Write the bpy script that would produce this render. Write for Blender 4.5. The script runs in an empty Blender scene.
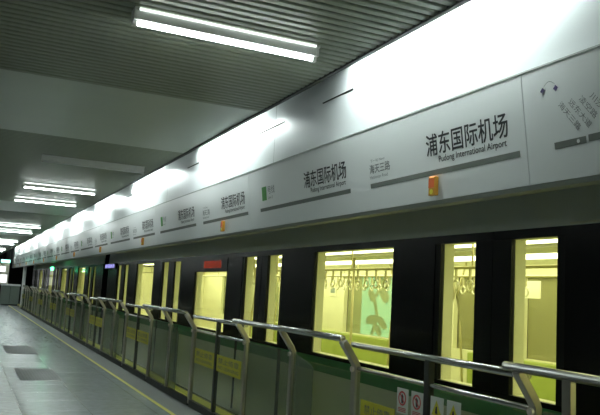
import bpy, math, random
from mathutils import Vector, Matrix
random.seed(7)
C = bpy.context.scene.collection
P = 4.58                       # door pitch along the platform
EYE = 1.6
ORD = ['first', 'second', 'third', 'fourth', 'fifth', 'sixth', 'seventh', 'eighth', 'ninth', 'tenth', 'eleventh', 'twelfth', 'thirteenth']

# ------------------------------------------------------------------ materials
def node_mat(name):
    m = bpy.data.materials.new(name); m.use_nodes = True
    nt = m.node_tree; nt.nodes.clear()
    out = nt.nodes.new('ShaderNodeOutputMaterial')
    return m, nt, out

def pbr(name, col, rough=.5, metal=0., spec=.5, var=0., scale=6., bump=0., bscale=60., coat=0.):
    m, nt, out = node_mat(name)
    b = nt.nodes.new('ShaderNodeBsdfPrincipled')
    b.inputs['Base Color'].default_value = (*col, 1)
    b.inputs['Roughness'].default_value = rough
    b.inputs['Metallic'].default_value = metal
    b.inputs['Specular IOR Level'].default_value = spec
    b.inputs['Coat Weight'].default_value = coat
    nt.links.new(b.outputs[0], out.inputs[0])
    tc = nt.nodes.new('ShaderNodeTexCoord')
    if var:
        n = nt.nodes.new('ShaderNodeTexNoise'); n.inputs['Scale'].default_value = scale; n.inputs['Detail'].default_value = 4
        r = nt.nodes.new('ShaderNodeMixRGB'); r.inputs[1].default_value = (*[c * (1 - var) for c in col], 1); r.inputs[2].default_value = (*[min(1, c * (1 + var)) for c in col], 1)
        nt.links.new(tc.outputs['Object'], n.inputs['Vector']); nt.links.new(n.outputs['Fac'], r.inputs[0]); nt.links.new(r.outputs[0], b.inputs['Base Color'])
    if bump:
        n2 = nt.nodes.new('ShaderNodeTexNoise'); n2.inputs['Scale'].default_value = bscale
        bp = nt.nodes.new('ShaderNodeBump'); bp.inputs['Strength'].default_value = bump; bp.inputs['Distance'].default_value = .01
        nt.links.new(tc.outputs['Object'], n2.inputs['Vector']); nt.links.new(n2.outputs['Fac'], bp.inputs['Height']); nt.links.new(bp.outputs[0], b.inputs['Normal'])
    return m

def emit(name, col, s):
    m, nt, out = node_mat(name)
    e = nt.nodes.new('ShaderNodeEmission'); e.inputs[0].default_value = (*col, 1); e.inputs[1].default_value = s
    nt.links.new(e.outputs[0], out.inputs[0])
    return m

def glass(name, tint, refl=.10, rough=.03, haze=0., graze=.3, hcol=(.5, .55, .5)):
    m, nt, out = node_mat(name)
    t = nt.nodes.new('ShaderNodeBsdfTransparent'); t.inputs[0].default_value = (*tint, 1)
    g = nt.nodes.new('ShaderNodeBsdfGlossy'); g.inputs['Roughness'].default_value = rough; g.inputs['Color'].default_value = (.9, .95, .92, 1)
    lw = nt.nodes.new('ShaderNodeLayerWeight'); lw.inputs['Blend'].default_value = .5
    pw = nt.nodes.new('ShaderNodeMath'); pw.operation = 'POWER'; pw.inputs[1].default_value = 4.
    f = nt.nodes.new('ShaderNodeMath'); f.operation = 'MULTIPLY_ADD'; f.inputs[1].default_value = graze; f.inputs[2].default_value = refl * .4
    nt.links.new(lw.outputs['Facing'], pw.inputs[0]); nt.links.new(pw.outputs[0], f.inputs[0])
    mx = nt.nodes.new('ShaderNodeMixShader')
    nt.links.new(f.outputs[0], mx.inputs[0]); nt.links.new(t.outputs[0], mx.inputs[1]); nt.links.new(g.outputs[0], mx.inputs[2])
    last = mx
    if haze:
        d = nt.nodes.new('ShaderNodeBsdfDiffuse'); d.inputs[0].default_value = (*hcol, 1)
        m2 = nt.nodes.new('ShaderNodeMixShader'); m2.inputs[0].default_value = haze
        nt.links.new(mx.outputs[0], m2.inputs[1]); nt.links.new(d.outputs[0], m2.inputs[2]); last = m2
    nt.links.new(last.outputs[0], out.inputs[0])
    return m

def tile_floor(name, c1, c2, mortar, size, rough):
    m, nt, out = node_mat(name)
    b = nt.nodes.new('ShaderNodeBsdfPrincipled'); nt.links.new(b.outputs[0], out.inputs[0])
    tc = nt.nodes.new('ShaderNodeTexCoord')
    br = nt.nodes.new('ShaderNodeTexBrick'); br.offset = 0
    br.inputs['Color1'].default_value = (*c1, 1); br.inputs['Color2'].default_value = (*c2, 1); br.inputs['Mortar'].default_value = (*mortar, 1)
    br.inputs['Scale'].default_value = 1; br.inputs['Mortar Size'].default_value = .004
    br.inputs['Brick Width'].default_value = size; br.inputs['Row Height'].default_value = size
    n = nt.nodes.new('ShaderNodeTexNoise'); n.inputs['Scale'].default_value = 9; n.inputs['Detail'].default_value = 8
    mm = nt.nodes.new('ShaderNodeMixRGB'); mm.blend_type = 'MULTIPLY'; mm.inputs[0].default_value = .35
    nt.links.new(tc.outputs['Object'], br.inputs['Vector']); nt.links.new(tc.outputs['Object'], n.inputs['Vector'])
    nt.links.new(br.outputs['Color'], mm.inputs[1]); nt.links.new(n.outputs['Fac'], mm.inputs[2])
    nt.links.new(mm.outputs[0], b.inputs['Base Color'])
    mr = nt.nodes.new('ShaderNodeMapRange'); mr.inputs['To Min'].default_value = rough * .8; mr.inputs['To Max'].default_value = rough * 1.3
    nt.links.new(n.outputs['Fac'], mr.inputs['Value']); nt.links.new(mr.outputs[0], b.inputs['Roughness'])
    b.inputs['Specular IOR Level'].default_value = .6
    return m

M = dict(
    floor=tile_floor('polished_grey_granite', (.39, .44, .46), (.36, .41, .43), (.19, .21, .22), .8, .20),
    edge=pbr('rough_dark_granite', (.21, .225, .22), .7, var=.35, scale=40, bump=.3, bscale=90),
    yellow=pbr('yellow_line_paint', (.62, .58, .12), .5, var=.15, scale=14),
    ceil=pbr('ceiling_grey_green_metal', (.30, .33, .265), .42, var=.06, scale=3),
    ceil_dark=pbr('ceiling_void', (.03, .035, .03), .9, var=.1),
    ceil_flat=pbr('ceiling_flat_panel', (.58, .63, .58), .35, var=.07, scale=1.2),
    trim=pbr('dark_ceiling_trim', (.05, .055, .052), .5, var=.1),
    white_panel=pbr('white_enamel_panel', (.76, .79, .79), .28, var=.02, scale=1.5),
    board=pbr('white_sign_enamel', (.83, .86, .85), .30, var=.03, scale=1.3),
    board_lip=pbr('grey_sign_edge', (.36, .39, .37), .5, var=.05),
    dark=pbr('dark_bracket', (.035, .04, .04), .6, var=.1),
    ink=pbr('dark_grey_lettering', (.045, .05, .052), .6, var=.05),
    ink2=pbr('grey_lettering', (.22, .24, .24), .6, var=.05),
    bar=pbr('grey_bar_print', (.17, .19, .17), .6, var=.05),
    green_print=pbr('green_line_print', (.06, .36, .05), .5, var=.05),
    purple=pbr('purple_print', (.06, .04, .15), .5, var=.05),
    white_print=pbr('white_print', (.85, .87, .85), .5, var=.02),
    steel=pbr('brushed_stainless', (.60, .60, .57), .26, 1., var=.08, scale=30),
    post=pbr('satin_stainless_post', (.50, .47, .43), .36, 1., var=.08, scale=25),
    post_dark=pbr('dark_gate_frame', (.06, .065, .06), .4, .6, var=.1),
    bolt=pbr('pale_bolt_cap', (.75, .70, .66), .3, .7, var=.05),
    glass=glass('clear_fence_glass', (.90, .93, .85), .06, .03, .03),
    haze=glass('hazy_fence_glass', (.72, .77, .68), .08, .05, .15, hcol=(.42, .46, .38)),
    kick=pbr('dark_kick_plate', (.05, .055, .05), .5, .4, var=.15),
    ylw=pbr('yellow_sticker', (.62, .58, .04), .5, var=.08),
    wht=pbr('white_sticker', (.72, .76, .70), .5, var=.04),
    red=pbr('red_sticker_print', (.62, .10, .10), .5, var=.05),
    tri=pbr('yellow_triangle_print', (.70, .66, .05), .5, var=.05),
    fglass=glass('far_train_glass_painted_glare', (.80, .82, .70), .06, .05, .34, hcol=(.62, .60, .32)),  # olive diffuse share stands in for interior glare on the far panes
    tlight_dim=emit('train_light_diffuser_dim', (1., .95, .66), .9),
    tube_off=pbr('unlit_tube', (.85, .87, .85), .3, var=.02),
    black=pbr('gloss_black_train_paint', (.006, .007, .007), .25, spec=.12, var=.1),
    blackdoor=pbr('black_door_paint', (.007, .008, .008), .3, spec=.12, var=.1),
    silver=pbr('silver_train_paint', (.66, .67, .57), .4, var=.05),
    upper=pbr('grey_cantrail_paint', (.62, .66, .60), .5, var=.05),
    tgreen=pbr('dark_green_stripe', (.018, .19, .05), .4, var=.08),
    cream=pbr('cream_interior_lining', (.80, .79, .56), .45, var=.04),
    cream_ceil=pbr('cream_interior_ceiling', (.84, .83, .66), .4, var=.03),
    lime=pbr('lime_seat_plastic', (.36, .43, .10), .4, var=.06),
    tfloor=pbr('train_floor_vinyl', (.40, .40, .26), .5, var=.1, scale=30),
    pole=pbr('yellowish_grab_pole', (.50, .46, .24), .35, .3, var=.05),
    strap=pbr('strap_webbing', (.46, .43, .24), .6, var=.08),
    ring=pbr('white_strap_ring', (.84, .82, .62), .4, var=.04),
    tglass=glass('train_window_glass', (.91, .94, .76), .06, .02, graze=.18),
    gasket=pbr('black_rubber', (.02, .02, .02), .6, var=.1),
    ttrim=pbr('train_light_grey_trim', (.60, .60, .45), .4, var=.05),
    tube=emit('fluorescent_tube', (.90, 1., .97), 11.),
    tube_thin=emit('slim_tube', (.90, 1., .97), 1.3),
    covetube=emit('cove_tube', (.88, 1., .98), 38.),
    housing=pbr('grey_lamp_housing', (.80, .81, .78), .4, var=.03),
    tlight=emit('train_light_diffuser', (1., .97, .74), 2.0),
    teal=emit('teal_lightbox', (.20, .56, .54), 1.15),
    teal_dim=emit('grey_green_lightbox', (.18, .25, .15), .55),
    plant=emit('backlit_dark_teal_print', (.06, .20, .16), .6),
    led=emit('red_led', (1., .10, .03), .16),
    led_blue=emit('violet_led', (.42, .40, 1.), .7),
    greenlamp=emit('green_lamp', (.05, 1., .35), 5.),
    cyanlamp=emit('cyan_green_lamp', (.3, 1., .75), 1.5),
    orange=pbr('orange_lamp_lens', (.62, .11, .02), .4, var=.05),
    amber=pbr('amber_lamp_case', (.50, .24, .02), .45, var=.1),
    orange_hot=emit('orange_lamp_core', (1., .45, .18), .5),
    tunnel=pbr('tunnel_concrete', (.10, .11, .10), .9, var=.3, scale=2, bump=.4, bscale=12),
    ballast=pbr('track_bed', (.07, .07, .065), .95, var=.4, scale=14, bump=.5, bscale=30),
    wall=pbr('pale_platform_wall', (.55, .58, .56), .5, var=.05),
    plate=tile_floor('dark_floor_plate', (.13, .145, .145), (.11, .12, .12), (.03, .03, .03), .05, .5),
    cab=pbr('green_grey_cabinet', (.24, .30, .26), .5, var=.08),
    white=pbr('white_column_paint', (.78, .80, .80), .4, var=.03),
    pink=pbr('pinkish_panel', (.62, .50, .47), .5, var=.05),
    litpanel=emit('lit_white_panel', (.92, .95, 1.), .45),
)

# ------------------------------------------------------------------ mesh builder
class MB:
    def __init__(s): s.v = []; s.f = []
    def add(s, vs, fs):
        o = len(s.v); s.v += [tuple(v) for v in vs]; s.f += [tuple(i + o for i in f) for f in fs]; return s
    def box(s, x0, x1, y0, y1, z0, z1):
        vs = [(x, y, z) for x in (x0, x1) for y in (y0, y1) for z in (z0, z1)]
        return s.add(vs, [(0, 1, 3, 2), (4, 6, 7, 5), (0, 4, 5, 1), (2, 3, 7, 6), (0, 2, 6, 4), (1, 5, 7, 3)])
    def prism(s, prof, y0, y1):          # XZ profile extruded along Y
        n = len(prof)
        vs = [(x, y0, z) for x, z in prof] + [(x, y1, z) for x, z in prof]
        fs = [tuple(range(n)), tuple(range(2 * n - 1, n - 1, -1))] + [(i, i + n, (i + 1) % n + n, (i + 1) % n) for i in range(n)]
        return s.add(vs, fs)
    def prism_x(s, prof, x0, x1):        # YZ profile extruded along X
        n = len(prof)
        vs = [(x0, y, z) for y, z in prof] + [(x1, y, z) for y, z in prof]
        fs = [tuple(range(n)), tuple(range(2 * n - 1, n - 1, -1))] + [(i, i + n, (i + 1) % n + n, (i + 1) % n) for i in range(n)]
        return s.add(vs, fs)
    def tube(s, pts, r, n=10):
        pts = [Vector(p) for p in pts]; rings = []
        for i, p in enumerate(pts):
            if i == 0: d = pts[1] - p
            elif i == len(pts) - 1: d = p - pts[i - 1]
            else: d = (pts[i + 1] - p).normalized() + (p - pts[i - 1]).normalized()
            d.normalize(); u = d.cross(Vector((0, 0, 1)))
            if u.length < 1e-3: u = d.cross(Vector((0, 1, 0)))
            u.normalize(); w = d.cross(u)
            rings.append([p + u * (r * math.cos(2 * math.pi * k / n)) + w * (r * math.sin(2 * math.pi * k / n)) for k in range(n)])
        vs = [v for rg in rings for v in rg]; fs = []
        for i in range(len(pts) - 1):
            for k in range(n): fs.append((i * n + k, i * n + (k + 1) % n, (i + 1) * n + (k + 1) % n, (i + 1) * n + k))
        fs.append(tuple(range(n - 1, -1, -1))); fs.append(tuple((len(pts) - 1) * n + k for k in range(n)))
        return s.add(vs, fs)
    def bar(s, pts, wx, wy):             # flat bar swept in the XZ plane: width along Y = wy, thickness = wx
        pts = [Vector(p) for p in pts]; vs = []; fs = []
        for i, p in enumerate(pts):
            a = pts[max(0, i - 1)]; b = pts[min(len(pts) - 1, i + 1)]
            d = (b - a).normalized(); n = Vector((d.z, 0, -d.x)).normalized()
            for sx, sy in ((-1, -1), (1, -1), (1, 1), (-1, 1)): vs.append(p + n * (sx * wx / 2) + Vector((0, sy * wy / 2, 0)))
        for i in range(len(pts) - 1):
            for k in range(4): fs.append((i * 4 + k, i * 4 + (k + 1) % 4, (i + 1) * 4 + (k + 1) % 4, (i + 1) * 4 + k))
        fs.append((3, 2, 1, 0)); L = (len(pts) - 1) * 4; fs.append((L, L + 1, L + 2, L + 3))
        return s.add(vs, fs)
    def disc(s, c, r, x0, x1, n=14):     # short cylinder along X
        return s.tube([(x0, c[0], c[1]), (x1, c[0], c[1])], r, n)
    def build(s, name, mat, parent=None, smooth=False, bevel=0.):
        me = bpy.data.meshes.new(name); me.from_pydata(s.v, [], s.f)
        import bmesh
        bm = bmesh.new(); bm.from_mesh(me); bmesh.ops.recalc_face_normals(bm, faces=bm.faces); bm.to_mesh(me); bm.free()
        me.materials.append(mat)
        o = bpy.data.objects.new(name, me); C.objects.link(o)
        if parent: 
            o.parent = parent; o.matrix_parent_inverse = Matrix.Translation(-parent.location)
        if smooth:
            for p in me.polygons: p.use_smooth = len(p.vertices) == 4
        if bevel:
            b = o.modifiers.new('bevel', 'BEVEL'); b.width = bevel; b.segments = 2; b.limit_method = 'ANGLE'
        return o

def tag(o, label, cat, group=None, kind=None):
    if label: o['label'] = label
    if cat: o['category'] = cat
    if group: o['group'] = group
    if kind: o['kind'] = kind
    return o
def struct(o): o['kind'] = 'structure'; return o
def empty(name, loc, label, cat, group=None):
    o = bpy.data.objects.new(name, None); C.objects.link(o); o.location = loc
    return tag(o, label, cat, group)
def copy_tree(o, dy, parent=None):
    c = o.copy(); C.objects.link(c)
    if parent:
        c.parent = parent; c.matrix_parent_inverse = o.matrix_parent_inverse.copy()
    else: c.location.y += dy
    for ch in o.children: copy_tree(ch, dy, c)
    return c

_tc = {}
def text_geo(s, size, ext=0.):
    key = (s, size)
    if key in _tc: return _tc[key]
    cu = bpy.data.curves.new('lettering', 'FONT'); cu.body = s; cu.size = size; cu.align_x = 'LEFT'; cu.resolution_u = 3; cu.offset = .0
    ob = bpy.data.objects.new('lettering', cu); C.objects.link(ob)
    bpy.context.view_layer.update()
    dg = bpy.context.evaluated_depsgraph_get()
    me = bpy.data.meshes.new_from_object(ob.evaluated_get(dg))
    vs = [tuple(v.co) for v in me.vertices]; fs = [tuple(p.vertices) for p in me.polygons]
    bpy.data.objects.remove(ob); bpy.data.curves.remove(cu); bpy.data.meshes.remove(me)
    xs = [v[0] for v in vs] or [0]; ys = [v[1] for v in vs] or [0]
    _tc[key] = (vs, fs, min(xs), max(xs), min(ys), max(ys)); return _tc[key]
def text_to(mb, s, y_left, width, zlow, height, place, rot=0., bold=0.):
    """lettering stretched to width x height; its left end at y_left (the reader faces +X, so text runs towards -Y)"""
    vs, fs, x0, x1, y0, y1 = text_geo(s, .2)
    sx = width / (x1 - x0); sy = height / (y1 - y0); out = []
    for v in vs:
        a = (v[0] - x0) * sx; b = (v[1] - y0) * sy
        if rot: a, b = a * math.cos(rot) - b * math.sin(rot), a * math.sin(rot) + b * math.cos(rot)
        out.append((a, b))
    for da, db in (((0, 0), (bold, 0), (0, bold), (bold, bold)) if bold else ((0, 0),)):
        mb.add([place(y_left - a - da, zlow + b + db) for a, b in out], fs)

# ------------------------------------------------------------------ setting
Y0, Y1 = -7., 62.
ZC = EYE + 1.785               # ceiling underside
XE = 2.55                      # ceiling edge over the platform
struct(MB().box(-7, 2.56, Y0, Y1, -.2, 0).build('floor', M['floor']))
struct(MB().box(2.585, 3.40, Y0, Y1, -.2, 0).build('floor_edge_strip', M['edge']))
struct(MB().box(2.56, 2.615, Y0, Y1, -.2, .001).build('trim_yellow', M['yellow']))
struct(MB().box(3.15, 3.35, Y0, Y1, -.05, .002).build('trim_platform_edge', M['ylw']))
struct(MB().box(3.34, 3.42, Y0, Y1, -1.3, -.0).build('wall_platform_side', M['tunnel']))
struct(MB().box(3.40, 9.0, Y0, Y1, -1.4, -1.2).build('floor_track', M['ballast']))
struct(MB().box(8.6, 8.9, Y0, Y1, -1.2, 4.2).build('wall_right', M['tunnel']))
struct(MB().box(-7.3, -7, Y0, Y1, -.2, 4.2).build('wall_left', M['wall']))
struct(MB().box(-7, 9.0, Y1, Y1 + .3, -1.4, 4.2).build('wall_far', M['ceil_dark']))
struct(MB().box(-7, 9.0, Y0 - .3, Y0, -1.4, 4.2).build('wall_near', M['wall']))
struct(MB().box(3.06, 9.0, Y0, Y1, 3.3, 3.5).build('ceiling_track', M['ceil_dark']))

# ceiling: bands of corrugated slats alternate with flat panels
flats = [(6.65, 9.38), (18.2, 20.9), (29.9, 32.6), (41.6, 44.2), (53.2, 55.9)]
bands = []; y = Y0
for a, b in flats:
    bands.append((y, a)); y = b
bands.append((y, Y1))
slats = MB()
for a, b in bands:
    n = int((b - a) / .092); st = (b - a) / n
    for i in range(n):
        q = a + i * st
        slats.prism_x([(q + .010, ZC + .045), (q + .013, ZC + .008), (q + .022, ZC), (q + st - .022, ZC), (q + st - .013, ZC + .008), (q + st - .010, ZC + .045)], -7, XE - .03)
struct(slats.build('ceiling', M['ceil']))
struct(MB().box(-7, XE - .02, Y0, Y1, ZC + .046, ZC + .08).build('ceiling_backing', M['trim']))
fl = MB()
for a, b in flats: fl.box(-7, XE - .03, a, b, ZC + .004, ZC + .045)
struct(fl.build('ceiling_flat_panels', M['ceil_flat']))
struct(MB().box(XE - .035, XE, Y0, Y1, ZC - .012, 3.95).build('trim_ceiling_edge', M['trim']))
# light cove above the sign fascia
struct(MB().box(XE, 3.06, Y0, Y1, 3.95, 4.0).build('ceiling_cove', M['trim']))
XP = 2.93
struct(MB().box(XP, XP + .03, Y0, Y1, 2.90, 3.95).build('wall_cove_panel', M['white_panel']))
sm = MB()
for k in range(-1, 13):
    sm.box(XP - .001, XP + .002, 2.62 + P * k - .003, 2.62 + P * k + .003, 2.93, 3.95)
struct(sm.build('trim_panel_seams', M['board_lip']))

# ------------------------------------------------------------------ cove lamps (tubes hidden behind the ceiling edge)
def make_cove(k):
    c = 4.25 + P * k
    r = empty('cove_lamp', (XE + .05, c, 3.6), None, 'lamp')
    MB().box(XE, XE + .05, c - 1.42, c + 1.22, 3.56, 3.64).build('lamp_housing', M['housing'], r)
    for a, b in ((c - 1.18, c - .07), (c - .03, c + 1.20)):
        MB().tube([(XE + .09, a, 3.59), (XE + .09, b, 3.59)], .016, 10).build('fluorescent_tube', M['covetube'], r, True)
    MB().prism([(XE + .002, 3.42), (XP - .06, 3.655), (XP - .06, 3.93), (XE + .002, 3.93)], c + 1.24, c + 1.26).build('added_shade_plate', M['housing'], r)  # hidden plate added to cut the tube light to a sharp far edge
    return r
NB = 11
cv = make_cove(-1)
for k in range(-1, NB):
    o = cv if k == -1 else copy_tree(cv, P * (k + 1))
    o['label'] = 'white fluorescent cove lamp behind the ceiling edge, %s bright patch from the camera' % ORD[k + 1]
    o['group'] = 'cove lamps above the sign fascia'
# dark bracket rails on the panel between the lit patches
br = None
for k in range(-1, NB):
    for j, (a, b) in enumerate(((1.20, 1.78), (2.70, 3.42))):
        c = 4.25 + P * k
        o = MB().prism([(XP - .002, 3.402), (XP - .014, 3.404), (XP - .014, 3.410), (XP - .002, 3.412)], c + a, c + b).build('bracket_rail', M['trim'])
        tag(o, 'thin dark bracket rail on white panel at the %s end of the %s dim gap' % (('near', 'far')[j], ORD[k + 1]), 'rail', 'dark bracket rails')

# ------------------------------------------------------------------ sign boards
XT, ZT, XB, ZB = 2.885, 2.968, 2.972, 2.313
def on_board(off):
    def place(y, z):
        t = (z - ZB) / (ZT - ZB); return (XB + (XT - XB) * t - off, y, z)
    return place
pl = on_board(.0012); pl2 = on_board(.0022)
def quad(mb, ya, yb, z0, z1, place=pl):
    mb.add([place(ya, z0), place(yb, z0), place(yb, z1), place(ya, z1)], [(0, 1, 2, 3)]); return mb

def board(k):
    ya, yb = 3.28 + P * k, 3.28 + P * (k + 1)
    r = empty('sign_board', (XB, (ya + yb) / 2, ZB), None, 'sign')
    MB().prism([(XB, ZB), (XT, ZT), (XT + .06, ZT + .004), (XB + .10, ZB)], ya + .003, yb - .003).build('face_panel', M['board'], r)
    MB().prism([(XB + .012, ZB - .030), (XB + .004, ZB - .001), (XB + .10, ZB - .001), (XB + .10, ZB - .030)], ya, yb).build('bottom_edge', M['board_lip'], r)
    MB().prism([(XT - .004, ZT + .001), (XT - .004, ZT + .012), (XT + .045, ZT + .014), (XT + .045, ZT + .003)], ya, yb).build('top_edge', M['board_lip'], r)
    o = P * k
    b = MB(); quad(b, 3.34 + o, 5.10 + o, 2.488, 2.526); quad(b, 5.44 + o, 7.53 + o, 2.488, 2.526); b.build('grey_bar', M['bar'], r)
    t = MB(); text_to(t, '浦东国际机场', 4.29 + o, .86, 2.625, .152, pl, bold=.0032); t.build('destination_lettering', M['ink'], r)
    t = MB(); text_to(t, 'Pudong International Airport', 4.15 + o, .70, 2.558, .056, pl, bold=.001); t.build('english_lettering', M['ink'], r)
    t = MB(); text_to(t, '海天三路', 5.10 + o, .31, 2.605, .072, pl, bold=.0015); t.build('next_station_lettering', M['ink2'], r)
    t = MB(); text_to(t, 'Haitiansan Road', 5.10 + o, .27, 2.563, .026, pl); t.build('small_lettering', M['ink2'], r)
    t = MB(); text_to(t, '下一站 Next', 5.08 + o, .22, 2.695, .026, pl); t.build('small_lettering', M['ink2'], r)
    t = MB(); text_to(t, '浦东国际机场', 6.36 + o, .86, 2.625, .152, pl, bold=.0032); t.build('destination_lettering', M['ink'], r)
    t = MB(); text_to(t, 'Pudong International Airport', 6.22 + o, .70, 2.558, .056, pl, bold=.001); t.build('english_lettering', M['ink'], r)
    g = MB(); quad(g, 7.33 + o, 7.46 + o, 2.605, 2.755); g.build('green_line_badge', M['green_print'], r)
    t = MB(); text_to(t, '号线', 7.29 + o, .19, 2.665, .085, pl); t.build('line_lettering', M['ink2'], r)
    t = MB(); text_to(t, 'Line 2', 7.29 + o, .13, 2.612, .03, pl); t.build('small_lettering', M['ink2'], r)
    return r
b0 = board(0)
b0['label'] = 'white sign board with black airport lettering, first of its kind from the camera'; b0['group'] = 'destination sign boards'
for k in range(1, NB):
    o = copy_tree(b0, P * k)
    o['label'] = 'white sign board with black airport lettering, %s of its kind from the camera' % ORD[k]; o['group'] = 'destination sign boards'
# the route-map board at the camera end
ya, yb = 3.28 - P, 3.28
r = empty('sign_board', (XB, (ya + yb) / 2, ZB), 'white route map board with purple diamonds and slanting station names', 'sign')
MB().prism([(XB, ZB), (XT, ZT), (XT + .06, ZT + .004), (XB + .10, ZB)], ya + .003, yb - .003).build('face_panel', M['board'], r)
MB().prism([(XB + .012, ZB - .030), (XB + .004, ZB - .001), (XB + .10, ZB - .001), (XB + .10, ZB - .030)], ya, yb).build('bottom_edge', M['board_lip'], r)
MB().prism([(XT - .004, ZT + .001), (XT - .004, ZT + .012), (XT + .045, ZT + .014), (XT + .045, ZT + .003)], ya, yb).build('top_edge', M['board_lip'], r)
b = MB(); quad(b, 2.83, 3.06, 2.488, 2.526); quad(b, 2.72, 2.815, 2.492, 2.530); quad(b, .6, 2.70, 2.488, 2.526); b.build('grey_bar', M['bar'], r)
def fan(mb, cy, cz, rr, n, place, a0=0.):
    mb.add([place(cy + rr * math.cos(a0 + 2 * math.pi * i / n), cz + rr * math.sin(a0 + 2 * math.pi * i / n)) for i in range(n)], [tuple(range(n))])
d = MB(); fan(d, 2.885, 2.507, .011, 12, pl2)
for i in range(1, 7): fan(d, 2.885 - .32 * i, 2.507, .011, 12, pl2)
d.build('station_dots', M['white_print'], r)
for q, z_ in ((3.115, 2.832), (3.015, 2.826)):
    d = MB(); fan(d, q, z_, .019, 4, pl2); d.build('purple_diamond', M['purple'], r)
a = MB()
pts = [(3.105 - .085 * i / 8, 2.850 + .022 * math.sin(math.pi * i / 8)) for i in range(9)]
for (p, q) in zip(pts, pts[1:]): a.add([pl2(p[0], p[1]), pl2(q[0], q[1]), pl2(q[0], q[1] + .003), pl2(p[0], p[1] + .003)], [(0, 1, 2, 3)])
a.build('arch_mark', M['ink2'], r)
for i, s in enumerate(['海天三路', '远东大道', '凌空路', '川沙', '华夏东路', '创新中路', '唐镇', '广兰路']):
    yy = 3.01 - .075 * i
    t = MB(); text_to(t, s, yy, .052 * len(s), 2.725, .038, pl, math.radians(-52)); t.build('station_name', M['ink2'], r)

# orange indicator lamps on the lower edge of the boards
def indicator(k):
    yc, zc = 4.20 + P * k, 2.405
    x = pl(yc, zc + .07)[0] - .005
    r = empty('indicator_lamp', (x - .02, yc, zc), None, 'lamp')
    MB().box(x - .030, x + .004, yc - .037, yc + .037, zc - .066, zc + .066).build('lamp_case', M['amber'], r, bevel=.004)
    MB().box(x - .034, x - .028, yc - .032, yc + .032, zc - .012, zc + .052).build('upper_lens', M['orange'], r)
    MB().box(x - .030, x - .010, yc - .030, yc + .030, zc + .060, zc + .070).build('lamp_top', M['orange_hot'], r)
    g = MB(); g.disc((yc, zc - .040), .018, x - .033, x - .029); g.build('round_mark', M['ylw'], r)
    return r
i0 = indicator(0)
for k in range(NB):
    o = i0 if k == 0 else copy_tree(i0, P * k)
    o['label'] = 'small orange indicator lamp on the %s airport sign board from the camera' % ORD[k]; o['group'] = 'orange indicator lamps'

# ------------------------------------------------------------------ ceiling lamps
def ceiling_lamp(yc, x0=.83, x1=2.16, lit=True, tm='tube'):
    z = ZC
    r = empty('ceiling_lamp', ((x0 + x1) / 2, yc, z), None, 'lamp')
    MB().prism_x([(yc - .055, z - .018), (yc - .046, z - .078), (yc + .046, z - .078), (yc + .055, z - .002), (yc - .05, z - .002)], x0 + .02, x1 - .02).build('lamp_housing', M['housing'], r)
    for dy, dz, rr in ((-.061, -.012, .0055), (.0, -.092, .0135)):
        if lit: MB().tube([(x0 + .03, yc + dy, z + dz), (x1 - .03, yc + dy, z + dz)], rr, 10).build('fluorescent_tube', M[tm if rr > .01 or tm != 'tube' else 'tube_thin'], r, True)
        for xe in (x0, x1 - .03):
            MB().box(xe, xe + .03, yc + dy - rr - .004, yc + dy + rr + .004, z + dz - rr - .004, z + min(dz + .02, -.003)).build('tube_holder', M['housing'], r)
    for xe in (x0, x1 - .02):
        MB().box(xe, xe + .02, yc - .055, yc + .05, z - .080, z - .002).build('end_cap', M['housing'], r)
    return r
l0 = ceiling_lamp(4.62)
l0['label'] = 'twin tube ceiling lamp on corrugated ceiling, first from the camera'; l0['group'] = 'ceiling lamps'
LY = [14.3, 16.9, 25.3, 28.6, 36.3, 39.5, 47.4, 51.]
for i, yy in enumerate(LY):
    o = copy_tree(l0, yy - 4.62); o['group'] = 'ceiling lamps'
    o['label'] = 'twin tube ceiling lamp on corrugated ceiling, %s lit one from the camera' % ORD[i + 1]
u = ceiling_lamp(10.9, .85, 2.32, True, 'tube_off'); u['label'] = 'unlit pale lamp fitting between corrugated ceiling slats'
# further lamps along the other side of the island platform (unseen, added outside the frame to light the hall)
for i, yy in enumerate([-3., 4.62, 9.8, 14.3, 16.9, 25.3, 28.6, 36.3, 39.5, 47.4]):
    o = copy_tree(l0, yy - 4.62); o.location.x -= 4.2
    o['label'] = 'added unseen twin tube ceiling lamp over the other platform side, %s along' % ORD[i]; o['group'] = 'added ceiling lamps of the other side'

# ------------------------------------------------------------------ platform fence
XF = 2.985; ZPOST = 1.065; ZRA = EYE - .338; XRA = 2.85; ZRB = EYE - .388
def bent_post(y, r, thick=.055):
    p = MB().bar([(XF, y, .03), (XF, y, ZPOST - .02), (XF - .02, y, ZPOST + .02), (XRA + .02, y, ZRA - .045), (XRA + .004, y, ZRA - .018)], .05, thick).build('bent_post', M['post'], r, bevel=.004)
    c = MB(); c.disc((y, ZPOST - .045), .022, XF - .044, XF - .026); c.build('bolt_cap', M['bolt'], p)
    return p
def base_rail(r, ya, yb):
    MB().box(XF - .03, XF + .03, ya, yb, .0, .09).build('kick_plate', M['kick'], r)

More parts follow.
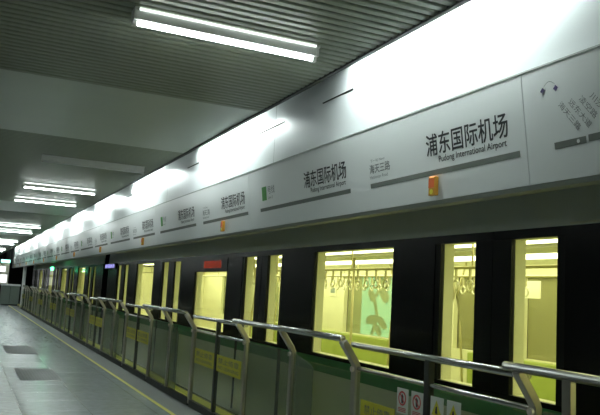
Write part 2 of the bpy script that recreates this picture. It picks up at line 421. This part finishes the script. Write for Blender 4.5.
def railing(ya, yb, extra=None, mid=True):
    r = empty('glass_railing', (XF, (ya + yb) / 2, 0), None, 'railing')
    ys = [ya + .0, (ya + yb) / 2, yb - .0] if mid else [yb]
    for y in ys: bent_post(y, r, .075 if y == ya else .055)
    MB().tube([(XRA, ya - .0, ZRA), (XRA, yb + .10, ZRA)], .027, 14).build('handrail', M['steel'], r, True)
    base_rail(r, ya + .03, yb - .03)
    ym = (ya + yb) / 2
    MB().box(XF + .0, XF + .010, ym + .04, yb - .05, .10, 1.03).build('glass_pane', M['haze'], r)
    MB().prism_x([(ym - .46, .10), (ym - .04, .10), (ym - .04, 1.03), (ym - .12, 1.02), (ym - .42, .955), (ym - .46, .93)], XF, XF + .010).build('glass_pane', M['haze'], r)
    MB().box(XF + .03, XF + .038, ya + .05, ym - .05, .10, .98).build('glass_pane', M['glass'], r)
    if extra:
        MB().bar([(XRA, extra, ZRA - .02), (XRA + .004, extra, .9), (XRA + .01, extra, .03)], .04, .06).build('straight_post', M['post'], r, bevel=.004)
    return r

def sticker(r, ya, yb, z0, z1, name, m, xf=XF):
    return MB().box(xf - .016, xf - .0115, ya, yb, z0, z1).build(name, M[m], r)
def gate(ya, yb, white=True):
    """sliding gate pair between two railings, in front of a train door"""
    ym = (ya + yb) / 2
    r = empty('platform_gate', (XF, ym, 0), None, 'gate')
    MB().tube([(XF - .0, ya + .06, ZRB), (XF - .0, yb + .06, ZRB)], .025, 14).build('handrail', M['steel'], r, True)
    MB().tube([(XF, ya + .05, 1.03), (XF, yb - .045, 1.03)], .017, 10).build('lower_rail', M['steel'], r, True)
    MB().bar([(XF, ym, .03), (XF, ym, ZRB - .01)], .05, .055).build('middle_post', M['post_dark'], r, bevel=.004)
    base_rail(r, ya + .045, yb - .055)
    for s, (a, b) in enumerate(((ym + .03, yb - .05), (ya + .05, ym - .03))):
        f = MB().box(XF - .012, XF + .002, a, b, .10, 1.005).build('gate_leaf', M['glass'], r)
        # yellow notice with two lines of lettering
        q0, q1 = (ym + .40, ym + .90) if s == 0 else (ym - .90, ym - .38)
        if not white: q0, q1 = (ym + .06, ym + .88) if s == 0 else (ym - .92, ym - .06)
        zy = (.60, .80)
        sticker(f, q0, q1, *zy, 'yellow_notice', 'ylw')
        t = MB(); pp = lambda y, z: (XF - .0175, y, z)
        text_to(t, '禁止倚靠', q1 - .06, (q1 - q0) - .12, .70, .07, pp); text_to(t, 'NO LEANING', q1 - .06, (q1 - q0) - .12, .635, .04, pp)
        t.build('notice_lettering', M['bar'], f)
        for j in range(2 if white else 0):
            if s == 0: c = ym + .30 - .185 * j
            else: c = ym - .12 - .185 * j
            sticker(f, c - .072, c + .072, .785, .965, 'warning_sticker', 'wht')
            mk = MB()
            if s == 0:
                n = 22
                ring = [(math.cos(2 * math.pi * i / n), math.sin(2 * math.pi * i / n)) for i in range(n)]
                vs = [(XF - .018, c + .052 * a_, .895 + .052 * b_) for a_, b_ in ring] + [(XF - .018, c + .039 * a_, .895 + .039 * b_) for a_, b_ in ring]
                mk.add(vs, [(i, (i + 1) % n, n + (i + 1) % n, n + i) for i in range(n)])
                mk.add([(XF - .0178, c + .034, .923), (XF - .0178, c + .026, .931), (XF - .0178, c - .034, .867), (XF - .0178, c - .026, .859)], [(0, 1, 2, 3)])
                mk.build('prohibition_mark', M['red'], f)
                h = MB(); h.add([(XF - .0172, c + .010, .86), (XF - .0172, c - .012, .86), (XF - .0172, c - .014, .91), (XF - .0172, c + .006, .93), (XF - .0172, c + .014, .90)], [(0, 1, 2, 3, 4)]); h.build('hand_mark', M['ink'], f)
            else:
                mk.add([(XF - .018, c - .056, .845), (XF - .018, c + .056, .845), (XF - .018, c, .945)], [(0, 1, 2)]); mk.build('warning_triangle', M['tri'], f)
                h = MB(); h.add([(XF - .0185, c - .014, .856), (XF - .0185, c + .016, .856), (XF - .0185, c + .008, .90), (XF - .0185, c - .006, .905)], [(0, 1, 2, 3)]); h.build('figure_mark', M['ink'], f)
            w_ = MB()
            for q in range(3): w_.add([(XF - .018, c - .05, .80 + .011 * q), (XF - .018, c + .05, .80 + .011 * q), (XF - .018, c + .05, .806 + .011 * q), (XF - .018, c - .05, .806 + .011 * q)], [(0, 1, 2, 3)])
            w_.build('fine_print', M['red'] if s == 0 else M['ink2'], f)
    return r
r_near = railing(5.28 - P - 2.52 + 2.52, 3.22, 2.84)
r_near['label'] = 'glass railing with slanting brace and an extra upright post, beside the camera'
ra = railing(5.28, 7.80); gb = gate(3.22, 5.28); gn = gate(3.22 + P, 5.28 + P, False)
NF = 8
for k in range(NF):
    o = ra if k == 0 else copy_tree(ra, P * k)
    o['label'] = 'hazy glass railing on three bent steel posts, %s along from the camera' % ORD[k]; o['group'] = 'glass railings between gates'
for k in range(NF + 1):
    o = (gb, gn)[k] if k < 2 else copy_tree(gn, P * (k - 1))
    o['label'] = 'glass platform gate with yellow notices, %s along from the camera' % ORD[k] if k else 'glass platform gate with white prohibition and warning stickers beside yellow notices'; o['group'] = 'platform gates at train doors'

# ------------------------------------------------------------------ train
XS = 3.52; XI = 3.66; XO = 6.30; XO2 = 6.20
WB, WT = .985, 2.075
def holes(mb, x0, x1, ya, yb, za, zb, hs, h0, h1):
    """wall with openings hs = [(y0, y1)] between heights h0..h1"""
    mb.box(x0, x1, ya, yb, za, h0); mb.box(x0, x1, ya, yb, h1, zb)
    y = ya
    for a, b in sorted(hs):
        if a > y: mb.box(x0, x1, y, a, h0, h1)
        y = b
    if yb > y: mb.box(x0, x1, y, yb, h0, h1)
    return mb
def strap_parts(r, ylist, xr):
    for yy in ylist:
        s = MB().box(xr - .012, xr + .012, yy - .006, yy + .006, 1.80, 1.925).build('grab_strap', M['strap'], r)
        ring = [(yy + (.044) * math.cos(2 * math.pi * i / 10), 1.765 + .048 * math.sin(2 * math.pi * i / 10)) for i in range(11)]
        MB().tube([(xr, a, b) for a, b in ring], .011, 6).build('strap_ring', M['ring'], s, True)

def car(ya, yb, d0, label, near, led):
    doors = [d0 + P * i for i in range(5)]
    r = empty('metro_car', (4.9, (ya + yb) / 2, -1.1), label, 'train', None)
    wins = []
    for i in range(4): wins.append((doors[i] + 1.365, doors[i] + 3.005))
    # outer skin
    body = MB(); holes(body, XS, XS + .03, ya, yb, .95, 2.14, [(d - .72, d + .72) for d in doors] + wins, WB, WT)
    # band above and below the doors stays body
    body.build('window_band', M['black'], r)
    MB().box(XS - .004, XS + .03, ya, yb, .80, .95).build('green_stripe', M['tgreen'], r)
    lw = MB(); lw.box(XS, XS + .03, ya, yb, -.9, .80); lw.build('lower_side', M['silver'], r)
    up = MB(); up.prism([(XS, 2.14), (XS + .02, 2.5), (XS + .10, 2.75), (XS + .35, 2.92), (XS + .35, 2.88), (XS + .13, 2.72), (XS + .05, 2.5), (XS + .03, 2.14)], ya, yb); up.build('cantrail', M['upper'], r)
    MB().prism([(XS + .35, 2.92), (4.9, 3.0), (XO - .33, 2.92), (XO - .33, 2.88), (4.9, 2.95), (XS + .35, 2.88)], ya, yb).build('roof', M['silver'], r)
    for y in (ya, yb - .05):
        MB().box(XS + .03, XO, y, y + .05, -.9, 2.88).build('end_wall', M['black'], r)
        MB().box(XI, XO2, y + (.055 if y == ya else -.02), y + (.07 if y == ya else -.005), .0, 2.12).build('end_lining', M['cream'], r)
    # door leaves
    for d in doors:
        for s in (-1, 1):
            lo, hi = (d, d + .718) if s > 0 else (d - .718, d)
            w0, w1 = (d + .20, d + .645) if s > 0 else (d - .645, d - .20)
            lf = MB(); holes(lf, XS + .006, XS + .04, lo + .004, hi - .004, WB, WT, [(w0, w1)], WB + .001, WT - .001)
            lo_ = lf.build('door_leaf', M['blackdoor'], r)
            MB().box(XS + .016, XS + .022, w0, w1, WB, WT).build('window_pane', M['tglass'], lo_)
        MB().box(XS - .02, XS + .0, d - 1.50, d - .78, 2.142, 2.158).build('gutter_glint', M['ttrim'], r)  # pale strip put in for a lamp glint along the cantrail
        for e in (d - .80, d + .72): MB().box(XS - .010, XS - .001, e, e + .08, -.0, .94).build('door_edge', M['black'], r)
        MB().box(XS - .012, XS - .004, d - .715, d + .715, -.0, .79).build('door_foot_panel', M['silver'], r)
    for i, (a, b) in enumerate(wins):
        MB().box(XS + .010, XS + .016, a, b, WB, WT).build('window_pane', M['tglass'], r)
    # inner lining near side
    gaps = lambda q: [(a + q, b + q) for a, b in [(d - .645, d - .20) for d in doors] + [(d + .20, d + .645) for d in doors] + wins if a + q > ya + .1]
    ln = MB(); holes(ln, XS + .045, XI, ya + .05, yb - .05, -.05, 2.15, gaps(0), WB, WT); ln.build('inner_lining', M['cream'], r)
    ln = MB(); holes(ln, XO2, XO - .03, ya + .05, yb - .05, -.05, 2.15, gaps(-.35), WB, WT - .10); ln.build('inner_lining', M['cream'], r)
    MB().box(XO - .025, XO - .018, ya + .05, yb - .05, WB, WT).build('far_window_glass', M['fglass'], r)
    ot = MB(); holes(ot, XO - .03, XO, ya, yb, -.9, 2.88, gaps(-.35), WB, WT - .10); ot.build('far_side', M['black'], r)
    MB().box(XI, XO2, ya + .05, yb - .05, -.08, 0).build('train_floor', M['tfloor'], r)
    cl = MB(); cl.prism([(XI, 2.10), (XI + .45, 2.17), (XO2 - .20, 2.17), (XO2, 2.10), (XO2, 2.24), (XI, 2.24)], ya + .05, yb - .05); cl.build('inner_ceiling', M['cream_ceil'], r)
    MB().box(4.22, 4.52, ya + .3, yb - .3, 2.155, 2.168).build('light_strip', M['tlight' if near else 'tlight_dim'], r)
    MB().box(5.36, 5.98, ya + .3, yb - .3, 2.155, 2.168).build('light_strip', M['tlight' if near else 'tlight_dim'], r)
    MB().box(4.72, 5.22, ya + .3, yb - .3, 2.14, 2.168).build('air_duct', M['ttrim'], r)
    # seats
    for i in range(4):
        a, b = doors[i] + .98, doors[i + 1] - .98
        for (x0, x1, bx) in ((XI + .01, XI + .47, XI + .01), (XO2 - .47, XO2 - .01, XO2 - .09)):
            sx = 1 if x0 < 5 else -1
            MB().box(x0, x1, a, b, .36, .44).build('seat_bench', M['lime'], r, bevel=.015)
            MB().box(bx, bx + .08, a, b, .44, .97).build('seat_back', M['lime'], r, bevel=.015)
        if near:
            for y in (a - .03, b + .03):
                lean = -.26 if y < (a + b) / 2 else .26
                for xx in (XI + .10, XO2 - .12):
                    MB().tube([(xx, y, .40), (xx, y + lean * .35, 1.3), (xx, y + lean * .7, 1.7), (xx, y, 2.14)], .016, 8).build('grab_pole', M['pole'], r, True)
    if near:
        for d in doors:
            MB().tube([(4.9, d, 0), (4.9, d, 2.15)], .018, 8).build('grab_pole', M['pole'], r, True)
        for xr in (4.22, 5.58):
            MB().tube([(xr, ya + .3, 1.93), (xr, yb - .3, 1.93)], .014, 8).build('hanging_rail', M['pole'], r, True)
            strap_parts(r, [5.0 + .21 * i for i in range(30)] if xr < 5 else [6.2 + .22 * i for i in range(32)], xr)
            y = doors[0]
            br_ = MB()
            while y < yb - .4:
                br_.tube([(xr, y, 1.93), (xr, y, 2.16)], .010, 6); y += 1.14
            br_.build('rail_bracket', M['pole'], r)
        # notices above and beside the far windows
        for d in doors[:4]:
            MB().box(XO2 - .012, XO2 - .002, d + 2.95, d + 3.22, 1.60, 1.78).build('wall_notice', M['ring'], r)
            MB().box(XO2 - .016, XO2 - .010, d + 3.0, d + 3.17, 1.66, 1.75).build('notice_print', M['cab'], r)
            MB().box(XO2 - .30, XO2 - .29, d + 2.05, d + 2.3, 1.70, 1.90).build('hanging_notice', M['ring'], r)
    # red side display on the second window
    for wi in led:
        a, b = wins[wi]
        bx = MB().box(XS - .006, XS + .008, a - .02, b + .02, 1.875, WT + .01).build('destination_display', M['black'], r)
        t = MB(); text_to(t, '浦东国际机场', b - .50, (b - a) * .54, 1.93, .12, lambda y, z: (XS - .010, y, z)); t.build('red_lettering', M['led'], bx)
    return r
car(-2.55, 19.95, 4.27 - P, 'black banded metro car with red lit display over one window, at the near platform gates', True, [2])
car(20.75, 43.25, 22.70, 'further metro car with black band and green stripe, beyond the dark car gap', False, [])
v = MB().box(XS - .05, XS - .014, 18.75, 20.25, 1.99, 2.125).build('violet_display', M['black'])
tag(v, 'small violet lit text display above the last door of the near metro car', 'display')
t = MB(); text_to(t, '浦东国际机场', 20.15, 1.3, 2.01, .10, lambda y, z: (XS - .055, y, z)); t.build('violet_lettering', M['led_blue'], v)

# backlit advertising boxes on the tunnel wall behind the train
def lightbox(k):
    a, b = 12.0 + P * k, 14.85 + P * k
    r = empty('advertising_lightbox', (8.5, (a + b) / 2, .8), None, 'lightbox')
    MB().box(8.48, 8.60, a - .06, b + 1.0, .70, 2.6).build('box_frame', M['ttrim'], r)
    MB().box(8.468, 8.48, a, b, .76, 2.5).build('lit_panel', M['teal'], r)
    MB().box(8.468, 8.48, b + .02, b + .94, .76, 2.5).build('dim_panel', M['teal_dim'], r)
    m = MB(); x = 8.462
    m.tube([(x, b - .55, .80), (x, b - .75, 1.2), (x, b - .60, 1.6), (x, b - .95, 1.95), (x, b - .80, 2.2)], .05, 6)
    for (y0, z0, y1, z1, w) in ((.70, 1.2, .25, 1.05, .10), (.72, 1.15, 1.15, 1.0, .10), (.62, 1.6, .30, 1.75, .12), (.80, 1.75, 1.2, 1.62, .14), (.9, 1.95, .6, 2.1, .13), (.93, 1.95, 1.25, 2.05, .12), (.65, .95, .95, .85, .1)):
        p, q = Vector((x, b - y0, z0)), Vector((x, b - y1, z1)); dd = q - p; nn = Vector((0, -dd.z, dd.y)).normalized(); cc = (p + q) / 2
        m.add([cc + dd * (.55 * math.cos(i * math.pi / 6)) + nn * (w * math.sin(i * math.pi / 6) * (1 + .3 * math.sin(i))) for i in range(12)], [tuple(range(12))])
    m.build('plant_print', M['plant'], r)
    return r
x0 = lightbox(0)
for k in range(0, 3):
    o = x0 if k == 0 else copy_tree(x0, P * k)
    o['label'] = 'teal backlit advert with dark plant picture on tunnel wall, %s along behind the train' % ORD[k]; o['group'] = 'tunnel wall adverts'

# ------------------------------------------------------------------ far end and small things
for i, (a, b, c, d) in enumerate(((1.0, 1.66, 16.8, 18.8), (.98, 1.64, 12.5, 14.1))):
    o = MB().box(a, b, c, d, .0, .004).build('floor_plate', M['plate'])
    tag(o, ('dark ribbed floor plate further up the platform beyond the other plate', 'larger looking dark ribbed floor plate in the grey tiles, nearer the camera')[i], 'floor plate')
def hang_lamp(x, y, z, m, label, s):
    r = empty('signal_lamp', (x, y, z), label, 'lamp')
    MB().box(x - .03, x + .03, y - .2 * s, y + .2 * s, z - .03, z + .05).build('lamp_case', M['dark'], r)
    MB().box(x - .055 * s - .03, x - .03, y - .26 * s, y + .26 * s, z - .05, z + .05).build('lamp_lens', M[m], r)
    MB().tube([(x, y, z + .04), (x, y, ZB - .031)], .008, 6).build('hanging_rod', M['dark'], r)
hang_lamp(3.03, 28.5, 2.04, 'greenlamp', 'small green signal lamp hanging under the sign fascia', 1.)
col = empty('support_column', (3.10, 43.6, 0), 'slim white column beyond the end of the train', 'column')
MB().box(3.02, 3.18, 43.5, 43.7, 0, 2.28).build('shaft', M['white'], col); MB().box(2.99, 3.21, 43.46, 43.74, 0, .12).build('foot', M['ttrim'], col)
cab = empty('equipment_cabinet', (2.65, 46.5, 0), 'grey green equipment cabinet with pale top at the platform end', 'cabinet')
MB().box(2.1, 3.1, 46.2, 46.9, .08, 1.15).build('body', M['cab'], cab); MB().box(2.06, 3.14, 46.16, 46.94, 1.15, 1.25).build('top', M['white'], cab)
MB().box(2.15, 3.05, 46.24, 46.86, 0, .08).build('plinth', M['dark'], cab); MB().box(2.58, 2.60, 46.19, 46.2, .15, 1.1).build('door_seam', M['dark'], cab)
kio = empty('information_stand', (1.9, 48, 0), 'lit white information stand with pinkish base at the platform end', 'stand')
MB().box(1.55, 2.05, 47.8, 48.1, 0, 1.2).build('base', M['pink'], kio); MB().box(1.70, 2.5, 47.85, 48.05, 1.2, 2.6).build('case', M['ttrim'], kio)
MB().box(1.78, 2.42, 47.835, 47.85, 1.3, 1.8).build('lit_panel', M['litpanel'], kio); MB().box(1.78, 2.30, 47.835, 47.85, 1.95, 2.3).build('lit_panel', M['litpanel'], kio)
ex = empty('exit_lamp', (1.98, 44, 2.9), 'cyan green lit lamp box hung at the platform far end', 'lamp')
MB().box(1.8, 2.35, 44, 44.12, 2.42, 2.64).build('lamp_box', M['dark'], ex); MB().box(1.84, 2.31, 43.985, 44, 2.45, 2.61).build('lit_face', M['cyanlamp'], ex)
for xx in (1.9, 2.25): MB().tube([(xx, 44.06, 2.64), (xx, 44.06, ZC + .01)], .012, 6).build('hanging_rod', M['dark'], ex)

# ------------------------------------------------------------------ world, camera
w = bpy.data.worlds.new('hall'); bpy.context.scene.world = w; w.use_nodes = True
w.node_tree.nodes['Background'].inputs[0].default_value = (.6, .75, .68, 1); w.node_tree.nodes['Background'].inputs[1].default_value = .02

R = Matrix(((0.9060136, -0.10003096, -0.41125803), (-0.41958838, -0.08476533, -0.90374799), (0.05554236, 0.99136706, -0.11877037)))
cd = bpy.data.cameras.new('camera'); cam = bpy.data.objects.new('camera', cd); C.objects.link(cam)
cd.sensor_width = 36; cd.sensor_fit = 'HORIZONTAL'; cd.lens = 725 * 36 / 600; cd.clip_start = .05; cd.clip_end = 200
cam.matrix_world = Matrix.Translation((0, 0, EYE)) @ R.to_4x4()
sc = bpy.context.scene; sc.camera = cam
sc.view_settings.view_transform = 'Standard'; sc.view_settings.look = 'None'; sc.view_settings.exposure = 1.62; sc.view_settings.gamma = 1; sc.view_settings.use_curve_mapping = False
sc.cycles.use_denoising = True
sc.cycles.max_bounces = 8; sc.cycles.transparent_max_bounces = 24; sc.cycles.diffuse_bounces = 4
sc.cycles.sample_clamp_indirect = 6
